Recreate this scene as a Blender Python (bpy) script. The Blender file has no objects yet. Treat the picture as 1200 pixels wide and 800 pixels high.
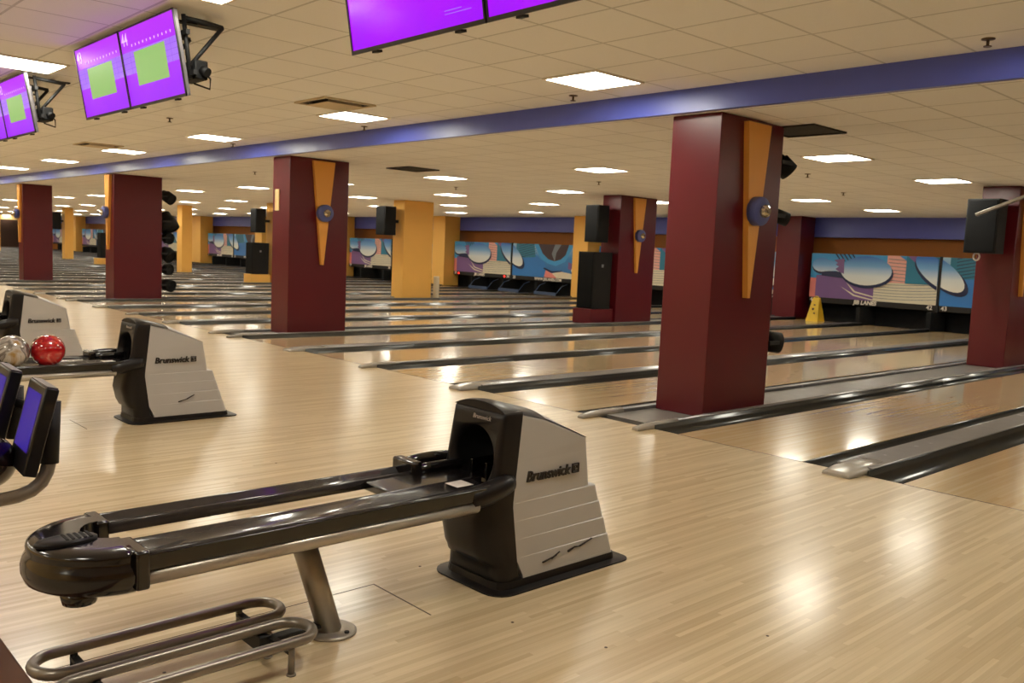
import bpy, bmesh, math, random
from mathutils import Vector, Matrix
R = random.Random(7)
PI = math.pi
scene = bpy.context.scene
col = scene.collection

# ------------------------------------------------------------------ helpers
class MB:
    """collects shapes in one bmesh; build() links it as ONE mesh object"""
    def __init__(s):
        s.bm = bmesh.new(); s.mi = 0
    def face(s, vs, smooth=False):
        try:
            f = s.bm.faces.new(vs)
        except ValueError:
            return None
        f.material_index = s.mi; f.smooth = smooth
        return f
    def quad(s, *pts):
        return s.face([s.bm.verts.new(p) for p in pts])
    def box(s, x0, x1, y0, y1, z0, z1, bev=0.0, seg=2):
        v = [s.bm.verts.new(p) for p in [(x0,y0,z0),(x1,y0,z0),(x1,y1,z0),(x0,y1,z0),(x0,y0,z1),(x1,y0,z1),(x1,y1,z1),(x0,y1,z1)]]
        fs = [s.face([v[i] for i in q]) for q in [(0,3,2,1),(4,5,6,7),(0,1,5,4),(1,2,6,5),(2,3,7,6),(3,0,4,7)]]
        if bev > 0:
            es = set()
            for f in fs: es.update(f.edges)
            r = bmesh.ops.bevel(s.bm, geom=list(es), offset=bev, segments=seg, profile=0.5, affect='EDGES')
            for f in r['faces']: f.material_index = s.mi; f.smooth = True
        return s
    def obox(s, c, ax, ay, az, hx, hy, hz, bev=0.0):
        """oriented box: centre, three unit axes, half sizes"""
        n0 = len(s.bm.verts); before = set(s.bm.verts)
        s.box(-hx, hx, -hy, hy, -hz, hz, bev)
        M = Matrix((ax, ay, az)).transposed().to_4x4(); M.translation = c
        vs = [v for v in s.bm.verts if v not in before]
        bmesh.ops.transform(s.bm, matrix=M, verts=vs)
        return s
    def loft(s, rings, cap0=True, cap1=True, smooth=True, closed=True):
        vr = [[s.bm.verts.new(p) for p in r] for r in rings]
        n = len(vr[0])
        for a, b in zip(vr[:-1], vr[1:]):
            for i in range(n if closed else n-1):
                j = (i+1) % n
                s.face([a[i], a[j], b[j], b[i]], smooth)
        if cap0: s.face(list(reversed(vr[0])))
        if cap1: s.face(vr[-1])
        return s
    def cyl(s, p0, p1, r0, r1=None, seg=20, cap=True, smooth=True):
        r1 = r0 if r1 is None else r1
        p0, p1 = Vector(p0), Vector(p1); d = (p1-p0).normalized()
        a = d.orthogonal().normalized(); b = d.cross(a)
        def ring(c, r): return [c + (a*math.cos(t)+b*math.sin(t))*r for t in [2*PI*i/seg for i in range(seg)]]
        return s.loft([ring(p0, r0), ring(p1, r1)], cap, cap, smooth)
    def lathe(s, c, axis, prof, seg=24):
        """prof: list of (distance along axis, radius)"""
        c = Vector(c); d = Vector(axis).normalized(); a = d.orthogonal().normalized(); b = d.cross(a)
        rings = [[c + d*h + (a*math.cos(2*PI*i/seg)+b*math.sin(2*PI*i/seg))*max(r, 1e-4) for i in range(seg)] for h, r in prof]
        return s.loft(rings)
    def tube(s, path, r, seg=12, closed=False):
        P = [Vector(p) for p in path]; n = len(P)
        T = []
        for i in range(n):
            a = P[(i-1) % n] if (closed or i > 0) else P[i]
            b = P[(i+1) % n] if (closed or i < n-1) else P[i]
            T.append((b-a).normalized())
        N = T[0].orthogonal().normalized(); rings = []
        for i in range(n):
            N = (N - T[i]*N.dot(T[i])).normalized(); B = T[i].cross(N)
            rings.append([P[i] + (N*math.cos(2*PI*k/seg)+B*math.sin(2*PI*k/seg))*r for k in range(seg)])
        if closed:
            rings.append(rings[0])
            s.loft(rings, False, False); bmesh.ops.remove_doubles(s.bm, verts=s.bm.verts, dist=1e-6)
        else: s.loft(rings)
        return s
    def prism(s, poly, axis, a0, a1, smooth=False):
        """2-D polygon pushed along an axis: 'y' -> poly (x,z); 'x' -> poly (y,z); 'z' -> poly (x,y)"""
        def P(p, t): return {'y': (p[0], t, p[1]), 'x': (t, p[0], p[1]), 'z': (p[0], p[1], t)}[axis]
        return s.loft([[P(p, a0) for p in poly], [P(p, a1) for p in poly]], smooth=smooth)
    def sphere(s, c, r, seg=32, rings=20):
        m = Matrix.Translation(c)
        g = bmesh.ops.create_uvsphere(s.bm, u_segments=seg, v_segments=rings, radius=r, matrix=m)
        for v in g['verts']:
            for f in v.link_faces: f.smooth = True; f.material_index = s.mi
        return s
    def text(s, txt, size, M, ext=0.002, bold=0.0, shear=0.0, align='CENTER'):
        cu = bpy.data.curves.new('lettering', 'FONT'); cu.body = txt; cu.size = size; cu.extrude = ext
        cu.offset = bold; cu.shear = shear; cu.align_x = align; cu.align_y = 'CENTER'; cu.resolution_u = 3
        o = bpy.data.objects.new('lettering', cu); col.objects.link(o)
        dg = bpy.context.evaluated_depsgraph_get()
        me = bpy.data.meshes.new_from_object(o.evaluated_get(dg))
        me.transform(M)
        k = len(s.bm.faces)
        s.bm.from_mesh(me); s.bm.faces.ensure_lookup_table()
        for i in range(k, len(s.bm.faces)): s.bm.faces[i].material_index = s.mi
        bpy.data.objects.remove(o); bpy.data.curves.remove(cu); bpy.data.meshes.remove(me)
        return s
    def build(s, name, mats, parent=None, loc=None, recalc=True):
        if recalc: bmesh.ops.recalc_face_normals(s.bm, faces=s.bm.faces)
        me = bpy.data.meshes.new(name); s.bm.to_mesh(me); s.bm.free()
        for m in (mats if isinstance(mats, (list, tuple)) else [mats]): me.materials.append(m)
        o = bpy.data.objects.new(name, me); col.objects.link(o)
        if parent: o.parent = parent
        if loc: o.location = loc
        return o

def tag(o, label=None, cat=None, group=None, kind=None):
    if label: o['label'] = label
    if cat: o['category'] = cat
    if group: o['group'] = group
    if kind: o['kind'] = kind
    return o
def empty(name, loc=(0,0,0), label=None, cat=None, group=None, kind='thing', rot=(0,0,0)):
    o = bpy.data.objects.new(name, None); col.objects.link(o); o.location = loc; o.rotation_euler = rot
    o.empty_display_size = 0.1
    return tag(o, label, cat, group, kind)
def copy_tree(o, parent=None):
    c = o.copy(); col.objects.link(c)
    if parent: c.parent = parent
    for ch in list(o.children): copy_tree(ch, c)
    return c
def dup(o, loc, label, group=None, rot=None):
    c = copy_tree(o); c.location = loc; c['label'] = label
    if group: c['group'] = group
    elif 'group' in c: del c['group']
    if rot is not None: c.rotation_euler = rot
    return c
def cut(o, cutter):
    m = o.modifiers.new('b', 'BOOLEAN'); m.operation = 'DIFFERENCE'; m.object = cutter; m.solver = 'EXACT'
    dg = bpy.context.evaluated_depsgraph_get()
    me = bpy.data.meshes.new_from_object(o.evaluated_get(dg))
    o.modifiers.clear(); old = o.data; o.data = me; bpy.data.meshes.remove(old)
def basis(x, y, z, t):
    M = Matrix((x, y, z)).transposed().to_4x4(); M.translation = t
    return M

# ------------------------------------------------------------------ materials
def lin(c):
    return tuple((x/12.92 if x <= .04045 else ((x+.055)/1.055)**2.4) for x in [v/255 for v in c]) + (1,)
def mat(name, rgb, rough=.5, metal=0., emit=0., var=.06, vscale=6., rvar=.08, coat=0., bump=0., bscale=120., spec=.5, ec=None):
    m = bpy.data.materials.new(name); m.use_nodes = True; nt = m.node_tree; N = nt.nodes; L = nt.links
    b = N['Principled BSDF']; c = lin(rgb)
    b.inputs['Roughness'].default_value = rough; b.inputs['Metallic'].default_value = metal
    b.inputs['Coat Weight'].default_value = coat; b.inputs['Coat Roughness'].default_value = .08
    b.inputs['Specular IOR Level'].default_value = spec
    tc = N.new('ShaderNodeTexCoord'); no = N.new('ShaderNodeTexNoise')
    no.inputs['Scale'].default_value = vscale; no.inputs['Detail'].default_value = 4
    L.new(tc.outputs['Object'], no.inputs['Vector'])
    mr = N.new('ShaderNodeMapRange'); mr.inputs['To Min'].default_value = 1-var; mr.inputs['To Max'].default_value = 1+var
    L.new(no.outputs['Fac'], mr.inputs['Value'])
    mx = N.new('ShaderNodeVectorMath'); mx.operation = 'SCALE'; mx.inputs[0].default_value = c[:3]
    L.new(mr.outputs['Result'], mx.inputs['Scale']); L.new(mx.outputs['Vector'], b.inputs['Base Color'])
    m2 = N.new('ShaderNodeMapRange'); m2.inputs['To Min'].default_value = max(.02, rough-rvar); m2.inputs['To Max'].default_value = min(1, rough+rvar)
    L.new(no.outputs['Fac'], m2.inputs['Value']); L.new(m2.outputs['Result'], b.inputs['Roughness'])
    if emit:
        b.inputs['Emission Color'].default_value = lin(ec or rgb); b.inputs['Emission Strength'].default_value = emit
    if bump:
        n2 = N.new('ShaderNodeTexNoise'); n2.inputs['Scale'].default_value = bscale; L.new(tc.outputs['Object'], n2.inputs['Vector'])
        bp = N.new('ShaderNodeBump'); bp.inputs['Strength'].default_value = bump; bp.inputs['Distance'].default_value = .002
        L.new(n2.outputs['Fac'], bp.inputs['Height']); L.new(bp.outputs['Normal'], b.inputs['Normal'])
    return m

def wood_mat(name, a, b_, board=.027, length=1.6, rough=.2, coat=.6, grain=.10, cr=.12):
    """narrow boards running along Y"""
    m = bpy.data.materials.new(name); m.use_nodes = True; nt = m.node_tree; N = nt.nodes; L = nt.links
    P = N['Principled BSDF']
    ge = N.new('ShaderNodeNewGeometry'); sp = N.new('ShaderNodeSeparateXYZ'); L.new(ge.outputs['Position'], sp.inputs[0])
    def M(op, *ins):
        n = N.new('ShaderNodeMath'); n.operation = op
        for i, v in enumerate(ins):
            if isinstance(v, (int, float)): n.inputs[i].default_value = v
            else: L.new(v, n.inputs[i])
        return n.outputs[0]
    xs = M('DIVIDE', sp.outputs['X'], board); xi = M('FLOOR', xs); xf = M('SUBTRACT', xs, xi)
    w1 = N.new('ShaderNodeTexWhiteNoise'); w1.noise_dimensions = '1D'; L.new(xi, w1.inputs['W'])
    ys = M('ADD', M('DIVIDE', sp.outputs['Y'], length), M('MULTIPLY', w1.outputs['Value'], 7.3)); yi = M('FLOOR', ys)
    cb = N.new('ShaderNodeCombineXYZ'); L.new(xi, cb.inputs[0]); L.new(yi, cb.inputs[1])
    w2 = N.new('ShaderNodeTexWhiteNoise'); w2.noise_dimensions = '3D'; L.new(cb.outputs[0], w2.inputs['Vector'])
    mp = N.new('ShaderNodeMapping'); mp.inputs['Scale'].default_value = (55, 1.6, 1); L.new(ge.outputs['Position'], mp.inputs['Vector'])
    no = N.new('ShaderNodeTexNoise'); no.inputs['Scale'].default_value = 1; no.inputs['Detail'].default_value = 6; L.new(mp.outputs[0], no.inputs['Vector'])
    big = N.new('ShaderNodeTexNoise'); big.inputs['Scale'].default_value = .7; L.new(ge.outputs['Position'], big.inputs['Vector'])
    f = M('ADD', M('MULTIPLY', w2.outputs['Value'], .55), M('MULTIPLY', no.outputs['Fac'], .6))
    mixc = N.new('ShaderNodeMix'); mixc.data_type = 'RGBA'; mixc.inputs[6].default_value = lin(a); mixc.inputs[7].default_value = lin(b_)
    L.new(f, mixc.inputs[0])
    edge = M('LESS_THAN', M('MINIMUM', xf, M('SUBTRACT', 1, xf)), .035)
    k = M('SUBTRACT', 1, M('MULTIPLY', edge, grain))
    sc = N.new('ShaderNodeVectorMath'); sc.operation = 'SCALE'; L.new(mixc.outputs[2], sc.inputs[0]); L.new(k, sc.inputs['Scale'])
    L.new(sc.outputs[0], P.inputs['Base Color'])
    r = N.new('ShaderNodeMapRange'); r.inputs['To Min'].default_value = rough-.05; r.inputs['To Max'].default_value = rough+.07
    L.new(big.outputs['Fac'], r.inputs['Value']); L.new(r.outputs['Result'], P.inputs['Roughness'])
    P.inputs['Coat Weight'].default_value = coat; P.inputs['Coat Roughness'].default_value = cr
    return m

TILE = .6
def ceil_mat(name, rgb, ox, oy):
    m = bpy.data.materials.new(name); m.use_nodes = True; nt = m.node_tree; N = nt.nodes; L = nt.links
    P = N['Principled BSDF']; P.inputs['Roughness'].default_value = .9; P.inputs['Specular IOR Level'].default_value = .2
    ge = N.new('ShaderNodeNewGeometry'); sp = N.new('ShaderNodeSeparateXYZ'); L.new(ge.outputs['Position'], sp.inputs[0])
    def M(op, *ins):
        n = N.new('ShaderNodeMath'); n.operation = op
        for i, v in enumerate(ins):
            if isinstance(v, (int, float)): n.inputs[i].default_value = v
            else: L.new(v, n.inputs[i])
        return n.outputs[0]
    def g(c, o):
        t = M('DIVIDE', M('SUBTRACT', c, o), TILE); fl = M('FLOOR', t); fr = M('SUBTRACT', t, fl)
        return M('LESS_THAN', M('MINIMUM', fr, M('SUBTRACT', 1, fr)), .016), fl
    gx, ix = g(sp.outputs['X'], ox); gy, iy = g(sp.outputs['Y'], oy)
    grid = M('MAXIMUM', gx, gy)
    cb = N.new('ShaderNodeCombineXYZ'); L.new(ix, cb.inputs[0]); L.new(iy, cb.inputs[1])
    wn = N.new('ShaderNodeTexWhiteNoise'); wn.noise_dimensions = '3D'; L.new(cb.outputs[0], wn.inputs['Vector'])
    no = N.new('ShaderNodeTexNoise'); no.inputs['Scale'].default_value = 90; no.inputs['Detail'].default_value = 3; L.new(ge.outputs['Position'], no.inputs['Vector'])
    k = M('ADD', .93, M('ADD', M('MULTIPLY', wn.outputs['Value'], .05), M('MULTIPLY', no.outputs['Fac'], .06)))
    k = M('MULTIPLY', k, M('SUBTRACT', 1, M('MULTIPLY', grid, .3)))
    sc = N.new('ShaderNodeVectorMath'); sc.operation = 'SCALE'; sc.inputs[0].default_value = lin(rgb)[:3]; L.new(k, sc.inputs['Scale'])
    L.new(sc.outputs[0], P.inputs['Base Color'])
    bp = N.new('ShaderNodeBump'); bp.inputs['Strength'].default_value = .4; bp.inputs['Distance'].default_value = .004
    L.new(M('SUBTRACT', 1, grid), bp.inputs['Height']); L.new(bp.outputs['Normal'], P.inputs['Normal'])
    return m

def emit_mat(name, rgb, strength, grad=None, gloss=.15):
    """a thing that gives off light; grad = (rgb at bottom, z0, z1) for a screen picture in object space"""
    m = bpy.data.materials.new(name); m.use_nodes = True; nt = m.node_tree; N = nt.nodes; L = nt.links
    P = N['Principled BSDF']; P.inputs['Base Color'].default_value = (.01, .01, .01, 1); P.inputs['Roughness'].default_value = gloss
    P.inputs['Specular IOR Level'].default_value = .25
    P.inputs['Emission Strength'].default_value = strength; P.inputs['Emission Color'].default_value = lin(rgb)
    if grad:
        tc = N.new('ShaderNodeTexCoord'); sp = N.new('ShaderNodeSeparateXYZ'); L.new(tc.outputs['Object'], sp.inputs[0])
        no = N.new('ShaderNodeTexNoise'); no.inputs['Scale'].default_value = 3.; L.new(tc.outputs['Object'], no.inputs['Vector'])
        ad = N.new('ShaderNodeMath'); ad.operation = 'MULTIPLY_ADD'; ad.inputs[1].default_value = .35; L.new(no.outputs['Fac'], ad.inputs[0]); L.new(sp.outputs['Z'], ad.inputs[2])
        mr = N.new('ShaderNodeMapRange'); mr.inputs['From Min'].default_value = grad[1]; mr.inputs['From Max'].default_value = grad[2]
        L.new(ad.outputs[0], mr.inputs['Value'])
        mx = N.new('ShaderNodeMix'); mx.data_type = 'RGBA'; mx.inputs[6].default_value = lin(grad[0]); mx.inputs[7].default_value = lin(rgb)
        L.new(mr.outputs['Result'], mx.inputs[0]); L.new(mx.outputs[2], P.inputs['Emission Color'])
    return m

def ramp_mat(name, stops, z0, z1, rough=.4):
    """printed colour gradient over object height (a print on the panel)"""
    m = bpy.data.materials.new(name); m.use_nodes = True; nt = m.node_tree; N = nt.nodes; L = nt.links
    P = N['Principled BSDF']; P.inputs['Roughness'].default_value = rough
    tc = N.new('ShaderNodeTexCoord'); sp = N.new('ShaderNodeSeparateXYZ'); L.new(tc.outputs['Object'], sp.inputs[0])
    mr = N.new('ShaderNodeMapRange'); mr.inputs['From Min'].default_value = z0; mr.inputs['From Max'].default_value = z1; L.new(sp.outputs['Z'], mr.inputs['Value'])
    cr = N.new('ShaderNodeValToRGB'); L.new(mr.outputs['Result'], cr.inputs['Fac'])
    e = cr.color_ramp.elements
    e[0].position, e[0].color = stops[0][0], lin(stops[0][1]); e[1].position, e[1].color = stops[-1][0], lin(stops[-1][1])
    for p, c in stops[1:-1]:
        x = e.new(p); x.color = lin(c)
    L.new(cr.outputs['Color'], P.inputs['Base Color'])
    return m

def marble_mat(name, stops, scale=7., dist=4., rough=.08, seed=0.):
    m = bpy.data.materials.new(name); m.use_nodes = True; nt = m.node_tree; N = nt.nodes; L = nt.links
    P = N['Principled BSDF']; P.inputs['Roughness'].default_value = rough; P.inputs['Coat Weight'].default_value = 1; P.inputs['Coat Roughness'].default_value = .03
    tc = N.new('ShaderNodeTexCoord'); mp = N.new('ShaderNodeMapping'); mp.inputs['Location'].default_value = (seed, seed*2, seed*.5)
    L.new(tc.outputs['Object'], mp.inputs['Vector'])
    no = N.new('ShaderNodeTexNoise'); no.inputs['Scale'].default_value = scale; no.inputs['Detail'].default_value = 7; no.inputs['Distortion'].default_value = dist
    L.new(mp.outputs[0], no.inputs['Vector'])
    cr = N.new('ShaderNodeValToRGB'); L.new(no.outputs['Fac'], cr.inputs['Fac']); e = cr.color_ramp.elements
    e[0].position, e[0].color = stops[0][0], lin(stops[0][1]); e[1].position, e[1].color = stops[-1][0], lin(stops[-1][1])
    for p, c in stops[1:-1]:
        x = e.new(p); x.color = lin(c)
    L.new(cr.outputs['Color'], P.inputs['Base Color'])
    return m

M_floor = wood_mat('maple_approach', (230,211,176), (184,158,116), .022, .8, rough=.33, coat=.5, cr=.165)
M_lane = wood_mat('maple_lane', (226,202,162), (204,172,124), .027, 4., rough=.2, coat=.7, cr=.08)
M_line = mat('dark_joint', (70,50,36), .6)
M_dot = mat('brown_dot', (86,48,26), .35)
M_slab = mat('dark_slab', (26,25,25), .7)
M_settee = mat('tan_bounce_carpet', (166,148,124), .9, bump=.3)  # unseen seating floor, its tan made paler to bounce light onto the ceiling
M_trimwood = mat('brown_wood', (86,50,26), .6, spec=.2, var=.15, vscale=20)
M_ceilA = ceil_mat('ceiling_tile_upper', (250,250,250), -2.38+.3, -.12+.3)
M_ceilB = ceil_mat('ceiling_tile_lower', (250,250,250), -2.38+.3, 4.05+.3)
M_blue = mat('blue_paint', (86,98,192), .32, var=.05, rvar=.06)
M_orange = mat('orange_wall', (178,108,40), .6)
M_cream = mat('cream_wall', (226,192,132), .7)
M_dkwall = mat('dark_brown_wall', (72,46,32), .7)
M_maroon = mat('maroon_paint', (92,14,27), .32, var=.03, vscale=3, rvar=.05)
M_yellow = mat('yellow_paint', (236,182,90), .5, var=.04, vscale=3)
M_wedge = mat('wedge_orange', (234,166,76), .45, var=.04)
M_disc = mat('disc_blue', (82,92,158), .4)
M_knob = mat('faceted_glass', (196,186,168), .07, metal=.8, rvar=.03, var=.6, vscale=45)
M_plate = mat('cream_plate', (226,196,140), .5)
M_gutter = mat('gutter_plastic', (56,56,54), .22, coat=.45, var=.1, rvar=.05)
M_cap = mat('cap_grey', (150,147,148), .24, metal=.2, var=.08, vscale=9)
M_cplate = mat('grey_plate', (120,116,112), .35, var=.1, vscale=9)
M_nose = mat('nose_plastic', (166,160,152), .2, metal=.1, var=.14, vscale=20)
M_taupe = mat('taupe_shell', (188,185,184), .4, metal=.2, var=.04, coat=.2, bump=.05, bscale=300)
M_hood = mat('dark_hood', (24,20,20), .4, var=.06, coat=.12, spec=.3)
M_black = mat('gloss_black', (20,17,17), .18, coat=.6, rvar=.05)
M_mblack = mat('matt_black', (16,15,16), .6)
M_track = mat('track_grey', (58,54,54), .2, coat=.5, var=.25, vscale=18)
M_silver = mat('silver_tube', (190,182,170), .32, metal=.6, var=.05)
M_post = mat('brushed_post', (170,162,150), .35, metal=.7, var=.06)
M_rack = mat('pewter_tube', (140,132,122), .32, metal=.6, var=.05)
M_tunnel = mat('tunnel_black', (10,9,9), .8)
M_logo = mat('logo_dark', (34,26,24), .4)
M_logol = mat('logo_light', (170,160,150), .4)
M_scuff = mat('scuff_dark', (40,32,28), .7)
M_sticker = mat('sticker_white', (214,206,200), .4, var=.3, vscale=60)
M_speaker = mat('speaker_black', (14,14,15), .65, bump=.15, bscale=200, spec=.3)
M_grille = mat('speaker_grille', (8,8,9), .85, bump=.3, bscale=500, spec=.2)
M_badge = mat('silver_badge', (170,170,170), .3, metal=.8)
M_diff = emit_mat('light_diffuser', (252,247,230), 30)
M_lframe = mat('light_frame', (232,224,210), .5)
M_dark = mat('vent_dark', (28,24,20), .8)
M_vent = mat('vent_cream', (206,190,160), .6)
M_sprink = mat('sprinkler_brass', (96,78,56), .35, metal=.7)
M_pit = mat('pit_black', (9,9,10), .85)
M_valance = mat('valance_black', (22,20,20), .5)
M_white = mat('white_letters', (236,228,214), .5, var=.02)
M_red = emit_mat('red_lamp', (255,40,30), 5)
M_sweep = mat('sweep_blue', (70,90,126), .35, metal=.4)
M_caution = mat('caution_yellow', (214,178,40), .45)
M_bezel = mat('bezel_black', (18,18,20), .3)
M_bezelg = mat('bezel_grey', (108,104,106), .35, metal=.5)
M_purple = emit_mat('screen_purple', (188,40,246), 1.05, ((148,2,244), -.45, .22), .3)
M_purple2 = emit_mat('screen_violet', (206,20,250), 1.05, ((146,2,246), -.45, .1), .12)
M_lav = emit_mat('screen_lavender', (168,108,248), 1.0)
M_green = emit_mat('screen_green', (150,196,112), .95, None, .35)
M_scrw = emit_mat('screen_white', (236,196,255), 1.0)
M_lavl = emit_mat('screen_lavender_line', (138,74,226), 1.0)
M_console = emit_mat('console_screen', (60,20,206), .42, ((104,44,140), -.42, .0), .45)
M_exit = emit_mat('exit_red', (255,60,30), 4)
M_toprim = mat('console_rim', (96,90,96), .35)
# printed art
M_aBlue = mat('print_blue', (70,160,220), .4); M_aBlue2 = mat('print_deep_blue', (54,128,206), .4)
M_aTeal = mat('print_teal', (44,124,156), .4); M_aPink = mat('print_pink', (232,138,132), .4)
M_aPurple = mat('print_purple', (126,94,150), .4); M_aCream = mat('print_cream', (226,218,194), .4)
M_aStripe = mat('print_salmon', (236,176,164), .4); M_aNavy = mat('print_navy', (34,44,82), .4)
M_aBrown = mat('print_brown', (62,46,54), .4); M_aGrey = mat('print_grey', (120,130,140), .4)
M_aPin = ramp_mat('print_pin', [(0, (242,238,222)), (.45, (222,230,234)), (.72, (120,176,226)), (1, (58,118,204))], .2, 1.08)
M_aSky = ramp_mat('print_sky', [(0, (44,104,172)), (.6, (66,140,206)), (1, (170,210,232))], 0, 1.15)
ART = [M_aBlue, M_aBlue2, M_aTeal, M_aPink, M_aPurple, M_aCream, M_aStripe, M_aNavy, M_aBrown, M_aGrey, M_aPin, M_aSky, M_valance, M_orange]

# ------------------------------------------------------------------ layout
A0, A1, A2, LW = .353, .558, .268, 1.05
def hw(i): return A0 if i % 2 == 0 else (A1 if i % 4 == 1 else A2)
def DX(i):
    x = 0.
    if i >= 0:
        for k in range(i): x -= hw(k) + LW + hw(k+1)
    else:
        for k in range(0, i, -1): x += hw(k) + LW + hw(k-1)
    return x
Z1, Z2, YB = 2.785, 2.594, .605
YM = 15.44            # face of the masking units
IMIN, IMAX = -3, 42
XL, XR = DX(IMAX) - 1.5, 7.5
YR = -11.

# ------------------------------------------------------------------ setting
b = MB(); b.box(XL, XR, -4.88, 0, -.05, 0)
b.mi = 1
for i in range(-2, IMAX-1):                                   # dark joint at the foul line, lane by lane
    b.box(DX(i+1)+hw(i+1), DX(i)-hw(i), -.008, .004, -.02, .0006)
for (x, y) in [(-.26,-3.35),(.33,-4.42),(.02,-4.55),(1.05,-2.75),(1.3,-3.1),(.75,-3.3),(-2.2,-3.0),(1.62,-3.2),(.4,-3.42)]:
    b.cyl((x,y,-.001),(x,y,.0007), .006, seg=10)
b.box(-.21, .17, -3.623, -3.617, -.01, .0005); b.box(-.21, -.205, -4.86, -3.62, -.01, .0005)
for i in range(2, 9, 2):
    b.box(DX(i)-.21, DX(i)+.17, -3.623, -3.617, -.01, .0005)
tag(b.build('floor', [M_floor, M_line]), kind='structure')
b = MB(); b.box(XL, XR, 0, 16.4, -.3, -.14); tag(b.build('floor_slab', M_slab), kind='structure')
b = MB(); b.box(XL, XR, YR, -5.04, -.05, -.002); tag(b.build('floor_seating', M_settee), kind='structure')
b = MB(); b.box(XL, XR, -5.04, -4.88, -.05, .012, .01, 3); tag(b.build('trim_1', M_trimwood), kind='structure')
b = MB(); b.box(XL, XR, YR, YB, Z1, Z1+.05); tag(b.build('ceiling', M_ceilA), kind='structure')
b = MB(); b.box(XL, XR, YB+.06, 16.4, Z2, Z2+.05); tag(b.build('ceiling', M_ceilB), kind='structure')
b = MB(); b.box(XL, XR, YB, YB+.06, Z2-.004, Z1); tag(b.build('trim_2', M_blue), kind='structure')     # blue step in the ceiling
b = MB(); b.box(XL, XR, 16.15, 16.4, -.3, Z2+.05); tag(b.build('wall_back', M_orange), kind='structure')
b = MB(); b.box(XL, XR, 15.75, 16.15, 2.1, Z2); tag(b.build('trim_3', M_blue), kind='structure')       # blue bulkhead over the lanes' end
b = MB(); b.box(XL-.2, XL, YR, 16.4, -.3, Z1+.05); tag(b.build('wall_left', M_cream), kind='structure')
b = MB(); b.box(XR, XR+.2, YR, 16.4, -.3, Z1+.05); tag(b.build('wall_right', M_cream), kind='structure')
b = MB(); b.box(XL, XR, YR-.2, YR, -.3, Z1+.05); tag(b.build('wall_rear', M_cream), kind='structure')
b = MB(); b.box(XL, XL+.03, 1., 16., 0, 2.2); b.mi = 1; b.box(XL+.03, XL+.05, 4.2, 6.2, 0, 2.05); b.box(XL+.03, XL+.05, 8, 9.2, 0, 2.05)
tag(b.build('door_1', [M_dkwall, mat('door_maroon', (60,24,22), .5)]), kind='structure')
e = empty('exit_sign', (XL+.05, 5.2, 2.2), 'red lit exit sign above the dark doors at the far left end', 'exit sign')
b = MB(); b.box(0, .05, -.25, .25, 0, .22, .008); b.build('housing', M_mblack, e)
b = MB(); b.text('EXIT', .2, basis((0,1,0),(0,0,1),(1,0,0),(.053,0,.11)), .003, .006); b.build('lettering', M_exit, e)

# ------------------------------------------------------------------ lanes
def lane_mesh():
    b = MB(); b.box(-LW/2, LW/2, .004, 15., -.14, 0)
    b.mi = 1
    for k in range(10):                                       # guide dots and arrows
        x = (k-4.5)*.105
        if k not in (4, 5): b.cyl((x, 2.2, -.001), (x, 2.2, .0006), .011, seg=8)
    for k in range(7):
        x = (k-3)*.135; y = 4.75 - abs(k-3)*.33
        b.prism([(x-.016, y-.1), (x+.016, y-.1), (x, y+.06)], 'z', -.001, .0006)
    return b.build('bowling_lane', [M_lane, M_dot])
lane0 = lane_mesh()
near_lane = {
 -2: 'glossy maple lane outside the right edge beyond the near grey topped gutter pair',
 -1: 'glossy maple lane along the right edge, right of the nearest grey capped gutters',
 0: 'glossy lane between the nearest maroon pillar and the nearest grey capped gutters',
 1: 'glossy maple lane running behind the nearest maroon pillar, first beyond its gutters',
 2: 'glossy lane second beyond the nearest maroon pillar, ending under number 43',
 3: 'glossy lane third beyond the nearest maroon pillar, ending under number 42',
 4: 'glossy lane ending at the yellow caution sign under number 41',
 5: 'narrow glossy lane just behind the second maroon pillar and its speaker plinth'}
for i in range(-2, 41):
    o = lane0 if i == -2 else lane0.copy()
    if i != -2: col.objects.link(o)
    o.location = ((DX(i)-hw(i) + DX(i+1)+hw(i+1))/2, 0, 0)
    tag(o, near_lane.get(i, 'distant glossy maple lane, a thin strip between dark gutters'), 'bowling lane',
        None if i in near_lane else 'distant bowling lanes', 'thing')

# ------------------------------------------------------------------ gutters and caps between lanes
GW = .235
def gutter(x0, sgn, parent, y1=15.):
    """trough from the lane edge at x0, sgn = direction away from the lane"""
    prof = [(x0 + sgn*.001, -.135), (x0 + sgn*.001, -.004)]
    for k in range(0, 13):
        t = PI*k/12
        prof.append((x0 + sgn*(.006 + (GW-.03)/2*(1-math.cos(t))), -.004 - .078*math.sin(t)))
    prof += [(x0 + sgn*(GW-.020), .006), (x0 + sgn*(GW-.012), .012), (x0 + sgn*(GW-.007), .030), (x0 + sgn*GW, .036), (x0 + sgn*GW, -.135)]
    b = MB(); b.prism(prof, 'y', .003, y1, True)
    for f in b.bm.faces:
        if len(f.verts) > 4: f.smooth = False
    return b.build('gutter', M_gutter, parent)
def ridge(xa, xb, parent, name='cap', h=.045, y0=.06, y1=15., m=None):
    w = xb-xa; r = min(.012, w*.25)
    prof = [(xa+.002, -.13), (xa+.002, h-.012), (xa-.004, h-.009), (xa, h-.003), (xa+r, h), (xb-r, h), (xb, h-.003), (xb+.004, h-.009), (xb-.002, h-.012), (xb-.002, -.13)]
    b = MB(); b.prism(prof, 'y', y0, y1, True)
    for f in b.bm.faces:
        if len(f.verts) > 4: f.smooth = False
    return b.build(name, m or M_cap, parent)
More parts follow.
